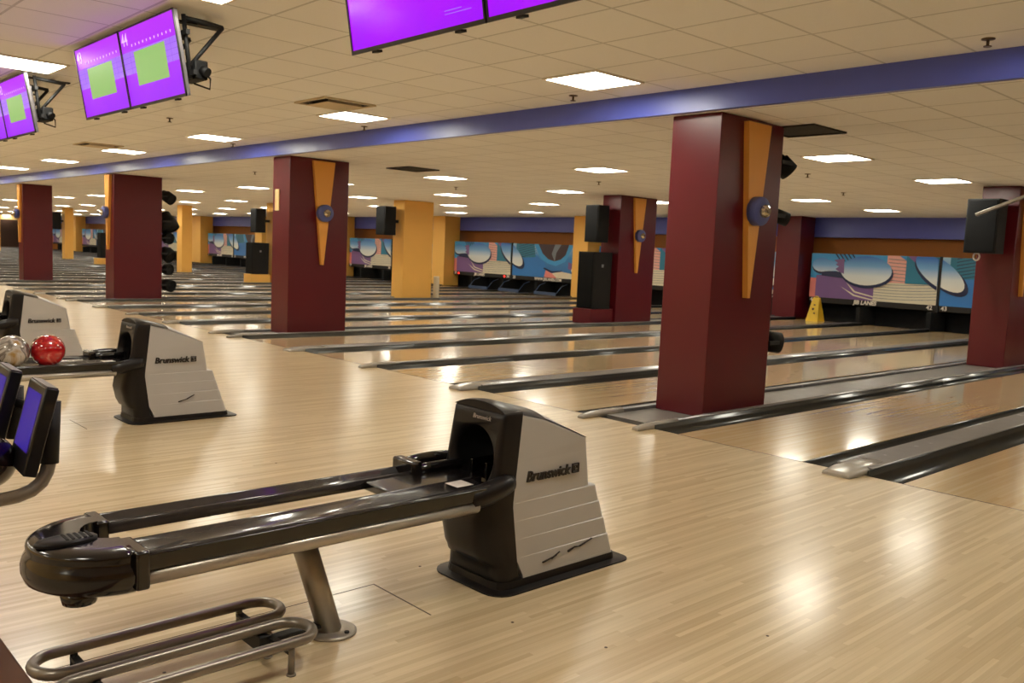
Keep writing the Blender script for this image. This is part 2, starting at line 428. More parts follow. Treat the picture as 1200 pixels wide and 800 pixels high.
def nose(xc, w, parent, L0=-.2, L1=.32, h=.052):
    b = MB(); rings = []
    for t in (0, .02, .08, .16, .28, .5, .75, 1.):
        y = L0 + (L1-L0)*t
        hw_ = w/2*(.90 + .10*min(1, t*4)) if t > 0 else w/2*.84
        hh = h*(min(1, .55 + t*1.3)) if t > 0 else h*.38
        z0 = .0012
        ring = []
        for k in range(9):
            a = PI*k/8; cx = math.cos(a); sx = math.sin(a)
            ring.append((xc + hw_*math.copysign(abs(cx)**.55, cx), y, z0 + (hh-z0)*sx**.5 if sx > 1e-6 else z0))
        rings.append(ring)
    b.loft(rings); return b.build('nose', M_nose, parent)
def division(kind):
    r = empty('lane_division')
    if kind == 0:
        gutter(-A0, 1, r); gutter(A0, -1, r); w = A0-GW
        ridge(-w, w, r); nose(0, .215, r)
    elif kind == 1:
        gutter(-A1, 1, r); gutter(A1, -1, r); w = A1-GW
        ridge(-w, -w+.06, r); ridge(w-.06, w, r); nose(-w+.03, .075, r); nose(w-.03, .075, r)
        b = MB(); b.box(-w+.06, w-.06, .1, 15, -.13, .01); b.build('centre_plate', M_cplate, r)
    else:
        gutter(-A2, 1, r); gutter(A2, -1, r); w = A2-GW
        ridge(-w, w, r); nose(0, .08, r)
    return r
proto = {k: division(k) for k in (0, 1, 2)}
used = set()
near_div = {
 -1: 'narrow ridge and twin gutters just outside the right edge of the frame',
 0: 'nearest twin gutters with wide flat grey cap and clear rounded nose at right',
 1: 'wide twin gutters with grey plate carrying the nearest maroon pillar',
 2: 'twin gutters with wide grey cap directly left of the nearest maroon pillar',
 3: 'twin gutters with narrow ridge, second one left of the nearest pillar',
 4: 'twin gutters with wide cap whose nose lies right below the second maroon pillar',
 5: 'wide twin gutters with grey plate carrying the second maroon pillar',
 6: 'twin gutters first behind the second maroon pillar toward the left',
 9: 'wide twin gutters with plate carrying the third maroon pillar, stage lamps behind it'}
for i in range(-2, IMAX):
    k = 0 if i % 2 == 0 else (1 if i % 4 == 1 else 2)
    o = proto[k] if k not in used else copy_tree(proto[k]); used.add(k)
    o.location = (DX(i), 0, 0)
    tag(o, near_div.get(i, 'distant pair of dark gutters with a grey ridge between two lanes'), 'lane gutters',
        None if i in near_div else 'distant lane gutters', 'thing')

# ------------------------------------------------------------------ ball returns
def rrect(x, y0, y1, z, r0, r1, n=5):
    """plan ring of a rounded rectangle, front corners r0, rear corners r1"""
    pts = []
    for (cx, cy, r, a0) in [(x-r0, y0+r0, r0, -PI/2), (x-r1, y1-r1, r1, 0), (-x+r1, y1-r1, r1, PI/2), (-x+r0, y0+r0, r0, PI)]:
        for k in range(n+1):
            a = a0 + PI/2*k/n
            pts.append((cx + r*math.cos(a), cy + r*math.sin(a), z))
    return pts
OY = -3.2                                    # local origin of a ball return on the approach
def top_rear(z):                             # where the sloping lid's edge is at height z (local y)
    P = [(.718, .0), (.706, .03), (.68, .155), (.627, .29), (.572, .42)]
    for (za, ya), (zb, yb) in zip(P[:-1], P[1:]):
        if za >= z >= zb: return ya + (yb-ya)*(za-z)/(za-zb)
    return .42
def make_return():
    r = empty('ball_return', (0, OY, 0))
    # --- shell: louvred skirt below, plain slanted sides above
    rear = lambda z: .498 + (.357-z)*.314
    levels = [(.012, .179, .605), (.05, .179, .594)]
    w = .178
    for zb_, zt_ in ((.05, .128), (.134, .204), (.210, .280), (.286, .354)):
        levels.append((zb_ + .0005, w, rear(zb_))); levels.append((zt_, w-.003, rear(zt_))); w -= .0085
        levels.append((zt_+.004, w, rear(zt_)-.004 if zt_ < .35 else .459))
    w2 = w
    sidew = lambda z: w2 + (.154-w2)*((z-.36)/.36)
    for z in (.45, .52, .572): levels.append((z, sidew(z), .459 - (z-.372)*.195))
    for z in (.59, .61, .627, .645, .662, .68, .69, .70, .706, .712): levels.append((z, sidew(z), top_rear(z)))
    split = lambda z: .018 - .045*max(0, 1-abs(z-.35)/.36) + (.03 if z < .06 else 0)
    body = MB(); rings = []
    for z, hw_, yr in levels:
        ys = split(z); yr = max(yr, ys+.004)
        rr = .025 if yr-ys > .08 else (yr-ys)*.3
        wf = .1775 - (.1775-.154)*z/.72                 # louvres fade out toward the front
        ring = rrect(hw_, ys, yr, z, .002, rr)
        rings.append([(x*(1 + (wf/hw_-1)*max(0, 1-(y-ys)/max(.05, (yr-ys)*.75))), y, zz) for x, y, zz in ring])
    body.loft(rings, True, True, False)
    body_o = body.build('shell', M_taupe, r)
    def lerp(P, z):
        for (za, a), (zb, b_) in zip(P[:-1], P[1:]):
            if za <= z <= zb: return a + (b_-a)*(z-za)/(zb-za)
        return P[-1][1] if z > P[-1][0] else P[0][1]
    YF = [(0, -.085), (.10, -.09), (.115, -.12), (.16, -.145), (.25, -.165), (.34, -.150), (.385, -.128), (.46, -.122), (.74, -.077)]
    RC = [(0, .06), (.10, .07), (.12, .11), (.34, .10), (.40, .03), (.74, .018)]
    fr = MB(); rings = []
    for z in (.012, .06, .098, .104, .115, .135, .16, .20, .25, .30, .34, .365, .385, .42, .46, .52, .58, .65, .69, .714, .722):
        ys = split(z)+.004; yf = lerp(YF, z); hw_ = .1815 - (.1815-.156)*(z/.72) - (.004 if z > .72 else 0)
        rings.append(rrect(hw_, yf + (.004 if z > .72 else 0), ys, z, min(lerp(RC, z), (ys-yf)*.92), .003, 8))
    fr.loft(rings, True, True, True)
    for f in fr.bm.faces:
        if len(f.verts) > 4: f.smooth = True
    fr_o = fr.build('front_hood', M_hood, r)
    # --- crowned lid, dark over the front half
    b = MB(); ys_ = [-.079, -.074, -.06, -.02, .03, .09, .155, .17, .22, .29, .35, .42]
    ZB = [(-.08, .7215), (0, .716), (.03, .7065), (.155, .6805), (.29, .6275), (.42, .5725)]; BP = [(-.08, .032), (-.06, .038), (.03, .034), (.2, .026), (.34, .014), (.42, .001)]
    for (ya, yb) in zip(ys_[:-1], ys_[1:]):
        b.mi = 0 if yb <= .156 else 1
        rr = []
        for y in (ya, yb):
            z0 = lerp(ZB, y); h = lerp(BP, y); k = sidew(z0) - .0008
            rr.append([(k*math.cos(PI*t/14), y, z0 + h*(1-math.cos(PI*t/14)**2*abs(math.cos(PI*t/14))**.3)) for t in range(15)])
        b.loft(rr, ya == -.079, yb == .42, True, False)
    bmesh.ops.remove_doubles(b.bm, verts=b.bm.verts, dist=1e-6)
    b.build('lid', [M_hood, M_taupe], r)
    c = MB(); c.cyl((.004, -.4, .524), (.004, .16, .524), .133, seg=40); c_o = c.build('cutter', M_tunnel, r)
    bpy.context.view_layer.update()
    cut(fr_o, c_o); cut(body_o, c_o)
    bpy.data.objects.remove(c_o)
    t = MB()                                 # lined ball tunnel
    ringsT = [[(.004+rad*math.cos(a), y, .524 + rad*math.sin(a)) for a in [2*PI*k/40 for k in range(40)]] for y, rad in ((-.066, .1325), (.158, .132))]
    t.loft(ringsT, False, True, True); t_o = t.build('tunnel', M_tunnel, r, recalc=False)
    b = MB(); b.prism([(-.07, .425), (.11, .47), (.11, .49), (-.07, .445)], 'x', -.05, .05); b.box(-.052, -.038, -.07, .11, .43, .505, .003); b.box(.038, .052, -.07, .11, .43, .505, .003)
    b.build('ball_lift', M_black, t_o)
    b = MB(); b.loft([rrect(.222, -.135, .675, 0.001, .09, .05), rrect(.222, -.135, .675, .007, .09, .05), rrect(.184, -.095, .612, .012, .07, .03), rrect(.1815, -.0915, .607, .040, .07, .03)], smooth=False); b.build('base_flange', M_hood, r)
    # --- lettering on both sides and on the brow
    for sg in (1, -1):
        side = MB(); X = Vector((0, sg, 0)); Z = Vector((sg, 0, 0)); Y = Vector((0, 0, 1))
        side.text('Brunswick', .060, basis(X, Y, Z, (sg*.1625, .174 if sg > 0 else .2, .452)), .003, .0016, .18)
        cy = .338 if sg > 0 else .03
        for (ya, yb, za, zb) in [(-.02,.02,.0,.004),(-.02,.02,.036,.04),(-.02,-.016,0,.04),(.016,.02,0,.04),(-.012,-.006,.008,.032),(-.006,.012,.028,.032),(.006,.012,.018,.032),(-.006,.012,.008,.012),(-.006,.008,.018,.022)]:
            side.box(min(sg*.158, sg*.1655), max(sg*.158, sg*.1655), cy+ya if sg > 0 else cy-yb, cy+yb if sg > 0 else cy-ya, .434+za, .434+zb)
        tag(side.build('logo', M_logo, r), 'dark raised lettering')
    b = MB(); b.text('Brunswick', .026, basis((1,0,0), (0,.16,.987), (0,-.987,.16), (.03, -.0870, .690)), .001, .0, .15); b.build('brow_logo', M_logol, r)
    # --- tracks
    LX0, LX1, RX0, RX1 = -.238, -.126, .060, .2
    def track(x0, x1, dish, y1):
        zi = .438 if x0 > 0 else .427; n = 8; b = MB(); prof = [(x0, .425 if x0 < 0 else zi), (x0, .462), (x0+.008, .466)]
        for k in range(n+1):
            t = k/n; prof.append((x0+.014 + (x1-x0-.028)*t, .462 - dish*math.sin(PI*t)))
        prof += [(x1-.008, .466), (x1, .462), (x1, .415 if x0 > 0 else zi)] + ([(x0+.04, .425)] if x0 < 0 else [(x1-.06, .415)])
        b.prism(prof, 'y', -1.5, y1, True)
        for f in b.bm.faces:
            if len(f.verts) > 4: f.smooth = False
        return b.build('ball_track', M_track, r)
    track(RX0, RX1, .007, -.17); track(LX0, LX1, .022, -.17)
    for s, xo in ((1, RX1), (-1, -LX0)):
        zb = .410 if s > 0 else .430
        b = MB(); b.box(min(s*(xo+.001), s*(xo+.009)), max(s*(xo+.001), s*(xo+.009)), -1.5, -.2, zb, .458, .003); b.build('side_band', M_black, r)
        b = MB(); k = 1. if s > 0 else .72
        prof = [(s*(xo-.015), zb-.045*k), (s*xo, zb-.044*k), (s*(xo+.01), zb-.035*k), (s*(xo+.014), zb-.022*k), (s*(xo+.011), zb-.009*k), (s*xo, zb), (s*(xo-.015), zb+.001)]
        b.prism(prof, 'y', -1.5, -.235, True); tag(b.build('side_tube', M_silver, r), 'silver rail')
    b = MB(); b.box(RX1-.058, RX1-.01, -1.48, -.235, .37, .415); b.build('under_tray', M_mblack, r)
    # bridge closing the gap and the raised feed from the hole
    b = MB(); b.box(LX1-.002, RX0+.002, -.535, -.1, .425, .458, .006); b.build('bridge', M_black, r)
    sp = empty('feed_spout', (0,0,0), kind=None); sp.parent = r
    b = MB(); b.tube([(-.214, -.30, .474), (-.207, -.22, .488), (-.196, -.15, .492), (-.17, -.075, .493)], .024, 14); b.build('guide_tube', M_black, sp)
    b = MB(); b.tube([(-.132, -.30, .464), (-.130, -.22, .470), (-.126, -.15, .472), (-.11, -.075, .472)], .022, 14); b.build('guide_tube', M_black, sp)
    b = MB(); b.loft([[(-.225, y, .43), (-.11, y, .43), (-.12, y, z), (-.215, y, z)] for y, z in ((-.30, .464), (-.2, .474), (-.085, .474))], smooth=False); b.build('feed_trough', M_track, sp)
    b = MB(); b.box(-.252, -.104, -.32, -.27, .42, .506, .012, 3); b.build('collar', M_black, sp)
    b = MB()
    b.loft([[(.178 + .042*sx*math.cos(a), y, z + h*math.sin(a)) for a in [2*PI*k/16 for k in range(16)]] for y, z, h, sx in ((-.266, .417, .034, .85), (-.26, .418, .042, 1), (-.20, .420, .045, 1), (-.15, .428, .046, 1), (-.11, .438, .044, .95), (-.07, .444, .040, .8), (-.04, .446, .03, .5))])
    b.build('side_bracket', M_hood, r)
    b = MB(); b.box(.07, .15, -.30, -.22, .4605, .4622); b.build('label_sticker', M_sticker, r)
    # --- rounded end cap
    b = MB()
    def dring(k, z):
        pts = []; mx = (LX0+RX1)/2; gx = (LX1+RX0)/2; gr = (RX0-LX1)/2
        for i in range(29):
            a = PI + PI*i/28
            pts.append((mx + k*.232*math.cos(a), -1.50 + k*.236*math.sin(a), z))
        for i in range(11):                  # inner notch between the tracks
            a = -PI*i/10
            pts.append((gx + gr*math.cos(a), -1.5 + .075*math.sin(a), z))
        return pts
    zs = [(.90, .350), (.965, .360), (1., .385), (1., .405), (.975, .425), (.945, .436), (.940, .444), (.945, .456), (.93, .466), (.88, .473), (.7, .476)]
    b.loft([dring(k, z) for k, z in zs], True, True, True)
    for f in b.bm.faces:
        if len(f.verts) > 4: f.smooth = False
    for xa, xb in ((LX0-.014, LX1+.004), (RX0-.004, RX1+.016)):
        b.box(xa, xb, -1.505, -1.465, .358, .472, .008)
    nose_o = b.build('end_cap', M_black, r)
    b = MB()
    b.loft([[(.02 + .042*math.cos(a)*k, -1.632 + .085*math.sin(a)*k, z) for a in [2*PI*i/28 for i in range(28)]] for k, z in ((1, .474), (1, .482), (.9, .487), (.6, .489))])
    v_o = b.build('vent_boss', M_hood, nose_o)
    for k in range(5):
        b = MB(); b.box(-.008, .048, -1.635+k*.016-.004, -1.635+k*.016+.004, .4865, .4905); b.build('vent_slot', M_tunnel, nose_o)
    b = MB(); b.cyl((.1, -1.62, .322), (.1, -1.62, .36), .045, .055, 16); b.build('knob', M_black, nose_o)
    # --- post and foot
    b = MB(); b.cyl((.055, -.905, .378), (.07, -.79, .008), .042, .042, 28); p_o = b.build('support_post', M_post, r)
    b = MB(); b.lathe((.072, -.785, .0005), (0,0,1), [(0, .088), (.006, .088), (.012, .078), (.013, .04)], 32); f_o = b.build('post_foot', M_post, p_o)
    b = MB()
    for a in (20, 140, 260): b.cyl((.072+.068*math.cos(math.radians(a)), -.785+.068*math.sin(math.radians(a)), .01), (.072+.068*math.cos(math.radians(a)), -.785+.068*math.sin(math.radians(a)), .018), .009, seg=8)
    b.build('bolts', M_mblack, p_o)
    b = MB(); b.box(.0, .19, -.97, -.85, .372, .386, .003); b.build('post_bracket', M_mblack, p_o)
    # --- low tubular rack
    rk = empty('floor_rack', (0, 0, 0), kind=None); rk.parent = r
    def loop(xa, xb, ya, yb, z):
        rad = (xb-xa)/2; cx = (xa+xb)/2; pts = []
        for i in range(13): a = -PI + PI*i/12; pts.append((cx+rad*math.cos(a), ya+rad+rad*math.sin(a), z))
        for i in range(13): a = PI*i/12; pts.append((cx+rad*math.cos(a), yb-rad+rad*math.sin(a), z))
        return pts
    for xa, xb in ((-.092, .062), (.118, .272)):
        b = MB(); b.tube(loop(xa, xb, -1.712, -.945, .105), .0175, 14, True); b.build('tube_loop', M_rack, rk)
        for (x, y) in ((xa, -1.58), (xb, -1.58), (xa, -1.05), (xb, -1.05)):
            b = MB(); b.cyl((x, y, .004), (x, y, .095), .011, .011, 12); b.cyl((x, y, .0005), (x, y, .006), .016, .014, 12); b.build('foot', M_mblack if y < -1.3 else M_rack, rk)
    for y in (-1.58, -1.05):
        b = MB(); b.box(-.092, .272, y-.012, y+.012, .07, .08); b.build('cross_bar', M_mblack, rk)
    b = MB(); b.box(.05, .09, -1.05, -.83, .03, .045, .004); b.box(.0, .14, -1.09, -1.05, .03, .085, .004); b.build('bracket', M_mblack, rk)
    return r
br = make_return()
tag(br, 'nearest taupe ball return with dark front, long empty track and floor rack', 'ball return', 'ball returns on the approach')
# scuffs on the side of each housing
def scuff(parent, pts):
    b = MB()
    for (y0, z0, y1, z1, w) in pts:
        d = Vector((0, y1-y0, z1-z0)); n = Vector((0, -d.z, d.y)).normalized()*w*.65
        x0 = .1815; x1 = .1722
        p = [Vector((0, y0, z0))-n, Vector((0, y1, z1))-n*.3, Vector((0, y1, z1))+n*.3, Vector((0, y0, z0))+n]
        b.loft([[(x0-.02, q.y, q.z) for q in p], [(x0, q.y, q.z) for q in p]], smooth=False)
    return b.build('scuff_marks', M_scuff, parent)
br2 = dup(br, (DX(2), OY, 0), 'taupe ball return second from the camera with red and silver balls on its track', 'ball returns on the approach')
br3 = dup(br, (DX(4), OY, 0), 'farthest taupe ball return, cut by the left edge of the photo', 'ball returns on the approach')
scuff(br, [(.15,.083,.23,.098,.004), (.2,.088,.25,.11,.003), (.30,.10,.34,.112,.006), (.34,.112,.37,.109,.004), (.37,.109,.45,.13,.003)])
scuff(br2, [(.22,.14,.28,.155,.006), (.28,.155,.34,.185,.004)])

# ------------------------------------------------------------------ bowling balls
def ball(name, loc, m, label, rot):
    o = empty(name, loc, label, 'bowling ball', None, 'thing', rot)
    b = MB(); b.sphere((0,0,0), .108, 40, 24); s = b.build('ball_body', m, o)
    b = MB()
    for (ax, ay) in ((.022,.012), (-.022,.012), (0,-.04)):
        d = Vector((ax/.108, ay/.108, 1)).normalized()
        b.cyl(d*.1072, d*.1084, .011 if ay > 0 else .0135, seg=14)
    b.build('finger_holes', M_tunnel, o)
    return o
M_red_ball = marble_mat('red_ball', [(0, (90,4,10)), (.45, (166,14,22)), (.6, (200,36,40)), (.66, (226,120,110)), (.7, (176,16,24)), (1, (120,6,14))], 4, 2)
M_silver_ball = marble_mat('silver_ball', [(0, (60,52,46)), (.38, (110,102,94)), (.45, (176,170,162)), (.5, (104,96,88)), (.56, (190,184,176)), (.66, (160,128,70)), (1, (200,194,184))], 3.6, 2., seed=3.)
ball('bowling_ball', (DX(2)+.115, -3.85, .555), M_red_ball, 'glossy red marbled bowling ball on the track of the second ball return', (.3, -.5, .4))
ball('bowling_ball', (DX(2)+.115, -4.068, .555), M_silver_ball, 'silver and brown swirled bowling ball beside the red ball', (2.3, .4, 1.0))

# ------------------------------------------------------------------ pillars
def wedge_part(r, face, off, ztop, ztip, wtop, zdisc):
    """tapering orange panel with blue disc and glass knob; face '+x' or '-y' gives where it is fixed"""
    def P(u, z, d):
        return (off+d, u, z) if face == '+x' else (u, off-d, z)
    poly = [(-wtop/2, ztop), (wtop/2, ztop), (.018, ztip), (-.018, ztip)]
    b = MB(); b.loft([[P(u, z, 0) for u, z in poly], [P(u, z, .055) for u, z in poly]], smooth=False); w = b.build('wedge_panel', M_wedge, r)
    ax = (1,0,0) if face == '+x' else (0,-1,0)
    b = MB(); b.lathe(P(0, zdisc, .05), ax, [(0, .125), (.075, .125), (.085, .120), (.086, .06)], 40); d = b.build('disc', M_disc, r)
    b = MB()
    c = Vector(P(0, zdisc, .136)); A = Vector(ax); s = A.orthogonal().normalized(); t = A.cross(s)
    rings = []
    for k, (h, rad) in enumerate([(0, .052), (.022, .060), (.046, .05), (.064, .026)]):
        rings.append([c + A*h + (s*math.cos(2*PI*(i+.5*(k % 2))/10)+t*math.sin(2*PI*(i+.5*(k % 2))/10))*rad for i in range(10)])
    b.loft(rings, True, True, False); b.build('glass_knob', M_knob, d)
def pillar(x0, x1, y0, y1, m, label, wedge=None, wu=.0, group=None, z0=.012, dz=1.79):
    r = empty('square_pillar', ((x0+x1)/2, y0, z0), label, 'pillar', group)
    hx = (x1-x0)/2; H = Z2 - z0 - .004
    b = MB(); b.box(-hx, hx, 0, y1-y0, 0, H, .006); b.build('shaft', m, r)
    if wedge == '+x':
        sub = empty('wedge_ornament', (0, wu, 0), kind=None); sub.parent = r
        wedge_part(sub, '+x', hx-.001, H-.035, 1.03, .36, dz)
    if wedge == '-y':
        sub = empty('wedge_ornament', (wu, 0, 0), kind=None); sub.parent = r
        wedge_part(sub, '-y', .001, H-.02, 1.03, .30, dz)
    return r
def p1(i, m, label, wedge, wu, sx=.504, y0=.73, sy=.98, group=None):
    return pillar(DX(i)+.02-sx/2, DX(i)+.02+sx/2, y0, y0+sy, m, label, wedge, wu, group)
p1(1, M_maroon, 'nearest maroon square pillar with orange wedge and blue disc lamp on its right side', '+x', .505)
pl = p1(5, M_maroon, 'second maroon pillar from the right in the front row, cream plate on its left face', '+x', .53)
b = MB(); b.box(-.16, -.045, -.014, .002, 1.80, 2.11, .003); b.build('cream_plate', M_plate, pl)
p1(9, M_maroon, 'third maroon pillar along the blue beam, wedge and disc on its left face, lamps behind', '-y', -.015)
p1(13, M_maroon, 'smallest maroon pillar at far left, wedge on its left face', '-y', -.01, sx=.44, y0=.85, sy=.72)
pillar(DX(1)-.25, DX(1)+.25, 8.05, 9.05, M_maroon, 'maroon pillar at the right edge behind a hanging speaker', '+x', .33)
pillar(DX(5)-.23, DX(5)+.25, 8.05, 9.2, M_maroon, 'maroon pillar in mid distance behind two stacked speakers, orange wedge on it', '+x', .55)
pillar(DX(9)-.4, DX(9)+.1, 8.1, 9.05, M_yellow, 'yellow pillar in mid distance with one speaker at its upper left')
pillar(DX(13)-.25, DX(13)+.25, 8.1, 9.05, M_yellow, 'yellow pillar left of the second maroon pillar, behind two stacked speakers')
pillar(DX(17)-.25, DX(17)+.22, 8.1, 8.5, M_yellow, 'slim yellow pillar just right of the third maroon pillar and its lamps')
for i in (21, 25, 29, 33, 37):
    pillar(DX(i)-.25, DX(i)+.22, 8.1, 8.5, M_yellow, 'slim far yellow pillar in the middle row near the left end', group='far yellow pillars in the middle row')
pillar(DX(5)-.36, DX(5)+.3, 15., 15.7, M_maroon, 'maroon pillar at the far end of the lanes beside the number 41')
pillar(DX(1)-.36, DX(1)+.36, 15., 15.7, M_maroon, 'maroon pillar at the far end hidden behind the right edge pillar')
pillar(DX(9)-.32, DX(9)+.32, 15., 15.7, M_yellow, 'yellow pillar at the far end showing left of the mid distance speakers')
pillar(DX(13)-.38, DX(13)+.36, 15., 15.72, M_yellow, 'broad yellow pillar at the far end beside the masking panel with number 33')
pillar(DX(25)-1.3, DX(25)+.4, 15., 15.72, M_yellow, 'broad far yellow wall pier between the slim yellow pillar and the distant murals')
for i in (17, 21, 29, 33, 37):
    pillar(DX(i)-.36, DX(i)+.36, 15., 15.7, M_yellow, 'far yellow pillar at the pin end of the lanes toward the left', group='far yellow pillars at the pin end')

# plinths under the lower speakers
def plinth(i, m, label):
    o = empty('speaker_plinth', (DX(i), 7.35, .012), label, 'plinth')
    b = MB(); b.box(-.27, .20, 0, .68, 0, .29, .006); b.build('plinth_body', m, o)
plinth(5, M_maroon, 'maroon plinth under the lower speaker in front of the mid distance maroon pillar')
plinth(13, M_yellow, 'yellow plinth under the lower speaker left of the second maroon pillar')

# ------------------------------------------------------------------ speakers
def speaker(loc, w, dp, h, label, badge=False, bracket='back', blen=.3, ring=False):
    """loc = centre of the front bottom edge, front faces -Y"""
    r = empty('loudspeaker', loc, label, 'loudspeaker')
    b = MB(); b.loft([rrect(w/2, 0, dp, z, .012, .05) for z in (0, .006, h-.006, h)], smooth=False); b.build('cabinet', M_speaker, r)
    b = MB(); b.box(-w/2+.02, w/2-.02, -.012, .004, .02, h-.02, .005); g = b.build('grille', M_grille, r)
    if badge:
        b = MB(); b.box(w/2-.002, w/2+.004, dp*.4, dp*.4+.06, h-.3, h-.24, .002); b.build('badge', M_badge, r)
    if bracket == 'back':
        b = MB(); b.box(-.03, .03, dp-.01, dp+blen, h*.45, h*.55); b.box(-.03, .03, dp-.01, dp+.02, h*.25, h*.75); b.build('wall_bracket', M_mblack, r)
    if ring:
        b = MB(); b.tube([(-.06+.04*math.cos(a), .1, -.05+.05*math.sin(a)) for a in [2*PI*k/16 for k in range(16)]], .012, 8, True); b.build('ring_hook', M_sticker, r)
    return r
speaker((DX(1)-.03, 7.5, 1.63), .42, .36, .745, 'black speaker hung in front of the maroon pillar at the right edge', blen=.2, ring=True)
speaker((DX(5)-.06, 7.55, 1.63), .36, .34, .73, 'upper black speaker hung in front of the mid distance maroon pillar', blen=.17)
speaker((DX(5)-.035, 7.42, .304), .43, .56, 1.13, 'tall lower black speaker standing on the maroon plinth', badge=True, bracket=None)
speaker((DX(9)-.19, 7.55, 1.66), .42, .36, .74, 'black speaker hung at the upper left of the mid distance yellow pillar', blen=.2)
speaker((DX(13)-.06, 7.55, 1.63), .40, .34, .75, 'upper black speaker just left of the second maroon pillar', blen=.22)
speaker((DX(13)-.035, 7.42, .304), .5, .56, 1.0, 'tall lower black speaker on the yellow plinth left of the second maroon pillar', badge=True, bracket=None)
speaker((DX(21)-.05, 7.5, .32), .5, .56, 1.1, 'black speaker standing left of the third maroon pillar, far away', bracket=None)
plinth(21, M_yellow, 'yellow plinth under the far speaker left of the third maroon pillar')
speaker((DX(25)-.05, 7.55, 1.5), .5, .4, .85, 'far black speaker hung between the two leftmost maroon pillars', blen=.16)

# ------------------------------------------------------------------ stage lamps on the back of two pillars
def lamp(loc, rad, ln, tilt, yaw, label, group=None):
    r = empty('stage_lamp', loc, label, 'stage lamp', group)
    A = Vector((math.sin(yaw)*math.cos(tilt), math.cos(yaw)*math.cos(tilt), -math.sin(tilt)))
    c = Vector((0, .17, 0))
    b = MB(); b.lathe(c - A*ln*.5, A, [(0, rad*.45), (.02, rad*.7), (ln*.35, rad*.8), (ln*.4, rad), (ln, rad), (ln+.001, rad*.9), (ln-.03, rad*.85)], 20); b.build('can', M_speaker, r)
    b = MB(); b.box(-rad*1.15, rad*1.15, .0, .02, -.02, .02); b.box(-rad*1.15-.006, -rad*1.15+.006, .0, .19, -.018, .018); b.box(rad*1.15-.006, rad*1.15+.006, .0, .19, -.018, .018); b.build('yoke', M_mblack, r)
    return r
zs = [(2.21, .12, .3, .5), (1.68, .19, .40, 1.0), (1.33, .12, .2, .1), (1.00, .15, .28, .6), (.66, .12, .2, 0), (.33, .13, .3, .2)]
names9 = ['topmost black lamp', 'large second black lamp', 'third black lamp', 'fourth black lamp', 'fifth black lamp', 'lowest black lamp']
for (z, rad, ln, tl), n in zip(zs, names9):
    lamp((DX(9)+.12, 1.704, z), rad, ln, tl, 1.1, n + ' down the back of the third maroon pillar', 'stage lamps behind the third pillar')
for (z, rad, ln, tl), n in zip([(2.28, .09, .22, .7), (1.80, .065, .2, .3), (.62, .1, .22, .1)], ['top black lamp', 'middle black lamp', 'low black lamp']):
    lamp((DX(1)+.17, 1.704, z), rad, ln, tl, .6, n + ' peeking out behind the nearest maroon pillar', 'stage lamps behind the nearest pillar')

# ------------------------------------------------------------------ ceiling lights
def make_light():
    r = empty('ceiling_light')
    b = MB(); b.box(-.297, .297, -.297, -.275, -.014, 0); b.box(-.297, .297, .275, .297, -.014, 0); b.box(-.297, -.275, -.275, .275, -.014, 0); b.box(.275, .297, -.275, .275, -.014, 0)
    b.build('frame', M_lframe, r)
    b = MB(); b.box(-.275, .275, -.275, .275, -.009, -.001); b.build('diffuser', M_diff, r)
    return r
LP = make_light(); first = True
ORD = ['first', 'second', 'third', 'fourth', 'fifth', 'sixth', 'seventh', 'eighth']
rows = [(-.12, Z1, 'in the row before the blue beam', -1, 22), (-3.45, Z1, 'in the row above the monitors', -1, 9), (-6.8, Z1, None, -1, 6), (-9.8, Z1, None, -1, 5),
        (4.05, Z2, 'in the first row beyond the blue beam', -1, 22), (7.05, Z2, 'in the second row beyond the blue beam', -1, 22), (10.05, Z2, 'in the third row beyond the blue beam', -1, 22), (13.05, Z2, 'in the fourth row beyond the blue beam', -1, 22)]
for y, z, desc, k0, k1 in rows:
    for k in range(k0, k1):
        x = -2.38 - 3.6*k
        if desc and k <= 6:
            n = k+1 if y == -.12 else k
            lab = 'square ceiling light, %s from the right %s' % (ORD[max(n, 0)], desc) if n >= 0 else 'bright square ceiling light beyond the right edge %s' % desc
            g = 'ceiling lights'
        elif desc: lab, g = 'small far ceiling light ' + desc, 'far ceiling lights ' + desc[3:]
        else: lab, g = 'ceiling light panel behind the camera over the seating', 'ceiling lights over the seating'
        if first: o = LP; o.location = (x, y, z); o['label'] = lab; o['category'] = 'ceiling light'; o['group'] = g; first = False
        else: o = dup(LP, (x, y, z), lab, g)

# ------------------------------------------------------------------ ceiling vents, sprinklers
def vent(loc, label, m_in, open_=False, slats=True):
    r = empty('ceiling_vent', loc, label, 'ceiling vent')
    b = MB(); b.box(-.3, .3, -.3, -.27, -.016, 0); b.box(-.3, .3, .27, .3, -.016, 0); b.box(-.3, -.27, -.27, .27, -.016, 0); b.box(.27, .3, -.27, .27, -.016, 0); b.build('frame', M_vent if slats else M_dark, r)
    b = MB(); b.box(-.27, .27, -.27, .27, -.006, -.001); b.build('backing', m_in, r)
    if slats:
        b = MB(); b.box(-.2, .2, -.2, .2, -.03, -.022); b.box(-.19, -.18, -.19, .19, -.022, -.004); b.box(.18, .19, -.19, .19, -.022, -.004); b.build('baffle', M_vent, r)
    return r
vent((DX(1)+.28, 1.98, Z2), 'dark open ceiling vent beside the top of the nearest maroon pillar', M_dark, slats=False)
vent((-8.8, 2.78, Z2), 'dark ceiling vent right of the second maroon pillar', M_dark, slats=False)
vent((-5.38, -.72, Z1), 'cream ceiling vent with hanging baffle beside a light above the blue beam', M_dark)
vent((-12.6, -.72, Z1), 'cream ceiling vent far left beside a light above the blue beam', M_dark)
